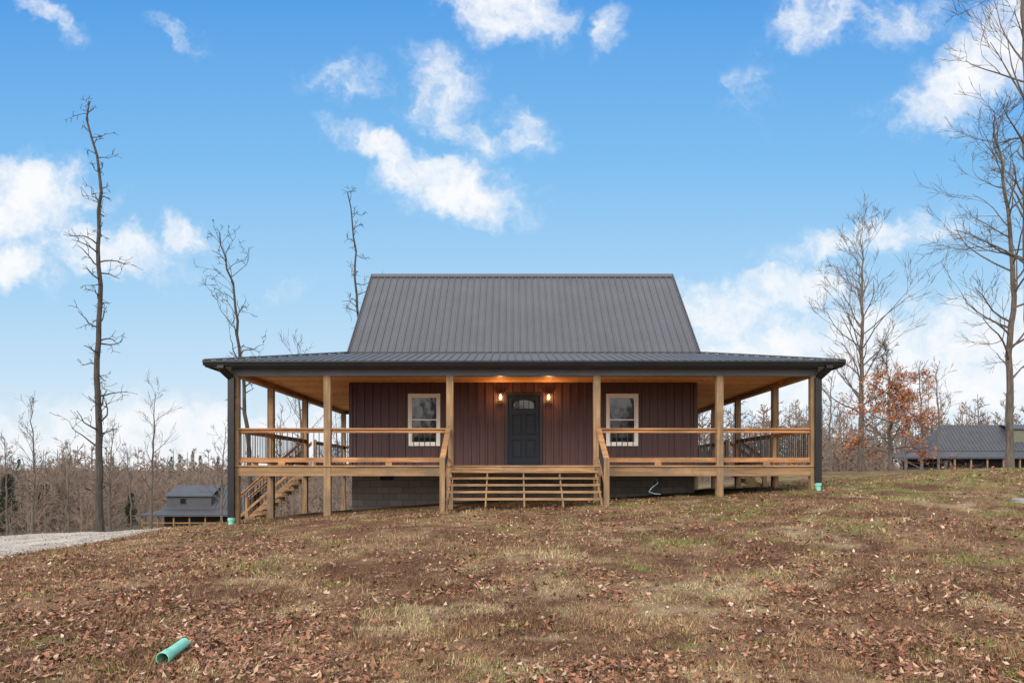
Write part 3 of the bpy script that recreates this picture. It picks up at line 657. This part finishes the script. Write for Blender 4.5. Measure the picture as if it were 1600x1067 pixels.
def wtree(x,y,H,tw):
    z=hz(x,y); b0=Vector((x,y,z-.3)); top=b0+Vector((rg.gauss(0,.5),0,H)); stick(WT,b0,top,.05+H*.0035)
    for _ in range(tw):
        t=rg.uniform(.12,.98); p=b0.lerp(top,t); l=H*.36*(1.15-t)*rg.uniform(.5,1.1); a=rg.choice((-1,1))*rg.uniform(.3,1.15); ph=rg.uniform(-1,1)
        q=p+Vector((math.sin(a)*l,ph*l*.6,math.cos(a)*l)); stick(WM,p,q,.045+.0002*y)
        for _ in range(5):
            r0=p.lerp(q,rg.uniform(.3,1)); a2=a+rg.gauss(0,.7); l2=l*.5; stick(WM,r0,r0+Vector((math.sin(a2)*l2,rg.gauss(0,.3),math.cos(a2)*l2)),.03+.00018*y)
for _ in range(3200):
    y=120+rg.random()**1.3*420; u=rg.uniform(-.78,.78)
    wtree(u*y,y,rg.uniform(9.5,14.5),12)
for _ in range(330):
    y=rg.uniform(70,120); u=rg.uniform(-.74,-.12)
    if -.52<u<-.33 and y<112: continue
    wtree(u*y,y,rg.uniform(2.5,7.5),13)
for _ in range(120):
    y=rg.uniform(75,120); u=rg.uniform(.36,.49); wtree(u*y,y,rg.uniform(2.5,5),12)
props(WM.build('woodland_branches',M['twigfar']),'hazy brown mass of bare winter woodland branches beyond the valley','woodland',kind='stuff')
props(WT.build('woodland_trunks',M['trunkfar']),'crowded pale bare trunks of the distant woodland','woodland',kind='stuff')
WT=MB()
for _ in range(190):
    x=rg.uniform(-60,60); y=-rg.uniform(35,60)
    b0=Vector((x,y,-.5)); H=rg.uniform(9,15); top=b0+Vector((0,0,H)); stick(WT,b0,top,.16)
    for _ in range(18):
        t=rg.uniform(.2,.98); p=b0.lerp(top,t); l=H*.3*(1.15-t); a=rg.choice((-1,1))*rg.uniform(.25,.95); stick(WT,p,p+Vector((math.sin(a)*l,0,math.cos(a)*l)),.07)
props(WT.build('opposite_tree_line',M['bark']),'bare tree line across the road, mirrored in the window glass','woodland',kind='stuff')
# ---------------------------------------------------------------- neighbour houses
def nb_windows(root,rects,y,fm='cream'):
    for x0,x1,z0,z1 in rects:
        m=MB(); m.box(x0-.08,x1+.08,y-.06,y,z0-.08,z1+.08); w=m.build('window',M[fm],root); m=MB(); m.box(x0,x1,y-.08,y-.061,z0,z1); m.build('pane',M['glass'],w)
Y=100; gzv=hz(-42,100); x0,x1=-49.0,-33.5
vh=empty('valley_house',(-41,103,gzv),'small black two-storey house with dormer down in the valley at left','house')
m=MB(); m.box(-46.4,-35.2,Y+2.2,Y+9,gzv-1,-3.2); m.build('wall',M['darkwall'],vh)
m=MB(); m.quad((-46.6,Y+2,-3.15),(-35,Y+2,-3.15),(-35,Y+5.6,0),(-46.1,Y+5.6,0)); m.quad((-46.6,Y+9.2,-3.15),(-35,Y+9.2,-3.15),(-35,Y+5.6,0),(-46.1,Y+5.6,0))
x=-39.6
while x<-35.1: m.beam((x,Y+2,-3.1),(x,Y+5.6,.05),.06,.05); x+=.5
rf=m.build('roof',M['farroof'],vh)
m=MB(); m.quad((-46.2,Y+2,-3.2),(-46.2,Y+9.2,-3.2),(-46.2,Y+5.6,-.05)); m.build('gable',M['darkwall'],vh)
m=MB(); m.box(-46.1,-40.2,Y+2.4,Y+4.5,-3.2,-1.25); dm=m.build('dormer',M['greywall'],vh)
m=MB(); m.quad((-46.4,Y+2.1,-1.32),(-40.0,Y+2.1,-1.32),(-40.0,Y+5.6,.04),(-46.0,Y+5.6,.04)); m.quad((-46.4,Y+2.1,-1.45),(-40.0,Y+2.1,-1.45),(-40,Y+2.1,-1.32),(-46.4,Y+2.1,-1.32)); m.build('dormer_roof',M['farroof'],dm)
nb_windows(vh,[(-44.3,-43.6,-2.4,-1.7)],Y+2.4,'greywall')
m=MB(); m.quad((x0,Y,-3.75),(x1,Y,-3.75),(-35,Y+2.3,-3.1),(-46.4,Y+2.3,-3.1)); m.quad((x0,Y,-3.75),(x0,Y+9.5,-3.75),(-46.4,Y+9,-3.1),(-46.4,Y+2.3,-3.1)); m.box(x0,x1,Y,Y+.1,-3.97,-3.76); m.build('porch_roof',M['farroof'],vh)
for x in np.linspace(x0+.5,x1-.5,8):
    m=MB(); m.box(x-.09,x+.09,Y+.4,Y+.58,gzv-.5,-3.95); m.build('porch_post',M['woodz'],vh)
m=MB(); m.box(x0+.4,x1-.4,Y+.4,Y+2.2,gzv+.10,gzv+.25); m.box(x0+.5,x1-.5,Y+.42,Y+.5,gzv+.75,gzv+.87); m.build('porch_deck',M['rail'],vh)
Y=110; g=hz(66,110)
rh=empty('neighbour_house',(68,114,g),'long charcoal-roofed neighbour house with dark screened porch at far right','house')
def q4(m,*p): m.quad(*[(a,b_,c+.45) for a,b_,c in p])
m=MB(); m.box(62.5,90,Y+3,Y+11,g-1,5.1); m.build('wall',M['darkwall'],rh)
m=MB(); 
q4(m,(62.0,Y+2.8,4.5),(90,Y+2.8,4.5),(90,Y+7,8.6),(65.8,Y+7,8.6)); q4(m,(62.0,Y+11.2,4.5),(90,Y+11.2,4.5),(90,Y+7,8.6),(65.8,Y+7,8.6))
x=62.6
while x<76:
    f_=min(1,(x-62)/3.8); m.beam((x,Y+2.8,4.99),(x,Y+2.8+4.2*f_,4.99+4.1*f_),.06,.05); x+=.55
m.build('roof',M['farroof'],rh)
m=MB(); q4(m,(62.0,Y+2.8,4.5),(62.0,Y+11.2,4.5),(65.8,Y+7,8.6)); m.build('roof_hip',M['farroof'],rh)
m=MB(); m.box(74.8,86,Y+4.2,Y+6.5,6.0,8.45); dm=m.build('dormer',M['olive'],rh)
m=MB(); q4(m,(74.3,Y+3.9,7.9),(86.3,Y+3.9,7.9),(86.3,Y+7,8.66),(74.3,Y+7,8.66)); m.box(74.3,86.3,Y+3.9,Y+4.0,8.2,8.34); m.build('dormer_roof',M['farroof'],dm)
m=MB(); q4(m,(56.0,Y-.3,3.55),(92,Y-.3,3.55),(90,Y+3,4.5),(62.2,Y+3,4.5)); q4(m,(56.0,Y-.3,3.55),(56.0,Y+12,3.55),(62.2,Y+11,4.5),(62.2,Y+3,4.5)); m.box(56,92,Y-.3,Y-.2,3.75,3.99); m.build('porch_roof',M['farroof'],rh)
for x in np.linspace(56.6,80,11):
    m=MB(); m.box(x-.1,x+.1,Y,Y+.2,g-.3,3.85); m.build('porch_post',M['woodz'],rh)
m=MB(); m.box(56.5,90,Y+.02,Y+.1,g-.2,g+1.2); m.box(56.5,90,Y-.05,Y+3,g,g+.25); m.build('porch_screen',M['darkwall'],rh)
nb_windows(rh,[(63.8,64.7,2.2,3.4)],Y+3)
# ---------------------------------------------------------------- world
w=bpy.data.worlds.new('World'); sc.world=w; w.use_nodes=True; nt=w.node_tree; bg=nt.nodes['Background']
SE,SA=29,-152
sky=N(nt,'ShaderNodeTexSky',sky_type='NISHITA'); sky.sun_disc=False; sky.sun_elevation=R(SE); sky.sun_rotation=R(SA); sky.air_density=1.0; sky.dust_density=.6
tc=N(nt,'ShaderNodeTexCoord'); sp=N(nt,'ShaderNodeSeparateXYZ'); L(nt,tc.outputs['Generated'],sp.inputs[0])
def mth(op,a,b_=0,c_=None,clamp=False):
    n=N(nt,'ShaderNodeMath',operation=op); n.use_clamp=clamp
    for k,v in enumerate((a,b_)+((c_,) if c_ is not None else ())):
        if isinstance(v,(int,float)): n.inputs[k].default_value=v
        else: L(nt,v,n.inputs[k])
    return n.outputs[0]
def smooth(v,a,b_):
    mr=N(nt,'ShaderNodeMapRange',interpolation_type='SMOOTHSTEP'); mr.inputs['From Min'].default_value=a; mr.inputs['From Max'].default_value=b_; L(nt,v,mr.inputs['Value']); return mr.outputs[0]
ay=mth('MAXIMUM',mth('ABSOLUTE',sp.outputs[1]),.08)
U=mth('MULTIPLY_ADD',mth('DIVIDE',sp.outputs[0],ay),11.97,8.0); V=mth('SUBTRACT',7.40,mth('MULTIPLY',mth('DIVIDE',sp.outputs[2],ay),11.97))
cx=N(nt,'ShaderNodeCombineXYZ'); L(nt,U,cx.inputs[0]); L(nt,V,cx.inputs[1])
wn=N(nt,'ShaderNodeTexNoise',i_Scale=1.1,i_Detail=4.0,i_Roughness=.65); L(nt,cx.outputs[0],wn.inputs['Vector'])
sub=N(nt,'ShaderNodeVectorMath',operation='SUBTRACT'); L(nt,wn.outputs['Color'],sub.inputs[0]); sub.inputs[1].default_value=(.5,.5,.5)
sca=N(nt,'ShaderNodeVectorMath',operation='SCALE'); L(nt,sub.outputs[0],sca.inputs[0]); sca.inputs['Scale'].default_value=1.2
add=N(nt,'ShaderNodeVectorMath',operation='ADD'); L(nt,cx.outputs[0],add.inputs[0]); L(nt,sca.outputs[0],add.inputs[1])
CL=[(.2,3.1,1.3,.6,0,1.2),(.1,4.1,.9,.45,0,1.1),(1.6,3.95,1.5,.42,8,.9),(2.9,3.7,.55,.35,0,.9),(.7,.2,.7,.22,30,.8),(2.8,.6,.6,.15,25,.55),(4.4,4.5,.6,.2,-20,.5),
(7.9,.15,.95,.5,10,1.2),(9.45,.5,.28,.42,0,.75),(5.4,1.3,.8,.3,0,.7),(6.9,1.45,.65,.7,0,.85),(7.3,2.1,.9,.3,20,.7),(8.2,2.1,.5,.45,0,.6),(6.1,2.4,.95,.28,20,1.0),(7.1,2.95,1.15,.45,15,1.25),
(12.7,.3,.8,.4,-20,.85),(14.1,.3,.9,.4,0,.7),(11.7,1.4,.5,.55,0,.5),(15.2,1.2,1.4,.6,-25,1.2),(15.9,.3,.7,.6,0,1.1),(13.6,3.7,1.7,.3,-12,.9),(11.2,4.8,1.3,.45,0,.95),(12.6,4.5,1.0,.35,0,.95),(12.6,5.7,3.2,.95,0,1.1),(15.0,5.7,2.8,1.1,0,1.1),(2.6,6.9,3.8,.75,0,1.0)]
acc=None
for (x,y,rx,ry,rot,s) in CL:
    mp=N(nt,'ShaderNodeMapping',vector_type='TEXTURE'); mp.inputs['Location'].default_value=(x,y,0); mp.inputs['Rotation'].default_value=(0,0,R(rot)); mp.inputs['Scale'].default_value=(rx,ry,1); L(nt,add.outputs[0],mp.inputs[0])
    ln=N(nt,'ShaderNodeVectorMath',operation='LENGTH'); L(nt,mp.outputs[0],ln.inputs[0])
    v=mth('MULTIPLY',mth('SUBTRACT',1.5,ln.outputs['Value'],clamp=True),s)
    acc=v if acc is None else mth('MAXIMUM',acc,v)
fn=N(nt,'ShaderNodeTexNoise',i_Scale=1.9,i_Detail=8.0,i_Roughness=.60); L(nt,add.outputs[0],fn.inputs['Vector'])
dn=mth('ADD',acc,mth('MULTIPLY',mth('SUBTRACT',fn.outputs[0],.5),2.0))
dens=mth('MULTIPLY',smooth(dn,.12,1.5),mth('MULTIPLY',acc,1.6,clamp=True))
zen=mth('MAXIMUM',smooth(sp.outputs[2],.56,.75),smooth(sp.outputs[1],.1,-.25))  # sky overhead and behind the camera, brightened as added neutral fill
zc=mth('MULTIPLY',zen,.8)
el=mth('MULTIPLY',mth('SUBTRACT',7.4,V),1/7.4)
rp=N(nt,'ShaderNodeValToRGB'); cr=rp.color_ramp
cr.elements[0].position=0; cr.elements[0].color=(.80,.88,.94,1); cr.elements[1].position=1; cr.elements[1].color=(.095,.36,.82,1)
for p,c in ((.12,(.67,.81,.93)),(.35,(.43,.69,.93)),(.65,(.22,.53,.90))):
    e=cr.elements.new(p); e.color=c4(c)
L(nt,el,rp.inputs[0])
ns=N(nt,'ShaderNodeVectorMath',operation='SCALE'); L(nt,sky.outputs[0],ns.inputs[0]); ns.inputs['Scale'].default_value=.14
mx=N(nt,'ShaderNodeMix',data_type='RGBA'); mx.inputs['Factor'].default_value=.94; L(nt,ns.outputs[0],mx.inputs[6]); L(nt,rp.outputs[0],mx.inputs[7])
m2=N(nt,'ShaderNodeMix',data_type='RGBA'); L(nt,dens,m2.inputs['Factor']); L(nt,mx.outputs[2],m2.inputs[6]); m2.inputs[7].default_value=(.97,.98,1.0,1)
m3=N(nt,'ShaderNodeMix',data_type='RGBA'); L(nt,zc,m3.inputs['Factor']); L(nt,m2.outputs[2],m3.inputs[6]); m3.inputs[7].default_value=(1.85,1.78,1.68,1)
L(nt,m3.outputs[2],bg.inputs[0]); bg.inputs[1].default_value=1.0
sd=bpy.data.lights.new('sun','SUN'); sd.energy=2.2; sd.angle=R(20); sd.color=(1,.93,.85); so=bpy.data.objects.new('sun',sd); col.objects.link(so)
dirv=Vector((math.sin(R(SA))*math.cos(R(SE)),math.cos(R(SA))*math.cos(R(SE)),math.sin(R(SE)))); so.rotation_euler=dirv.to_track_quat('Z','Y').to_euler(); so.location=(0,0,30)
cd=bpy.data.cameras.new('camera'); cam=bpy.data.objects.new('camera',cd); col.objects.link(cam); cam.location=(0,0,EYE); cam.rotation_euler=(R(90),0,0)
cd.sensor_width=36; cd.lens=F/1600*36; cd.shift_y=(HZ-533.5)/1600; cd.clip_end=3000; cd.clip_start=.1; sc.camera=cam
sc.view_settings.view_transform='Standard'; sc.view_settings.look='None'; sc.view_settings.exposure=0
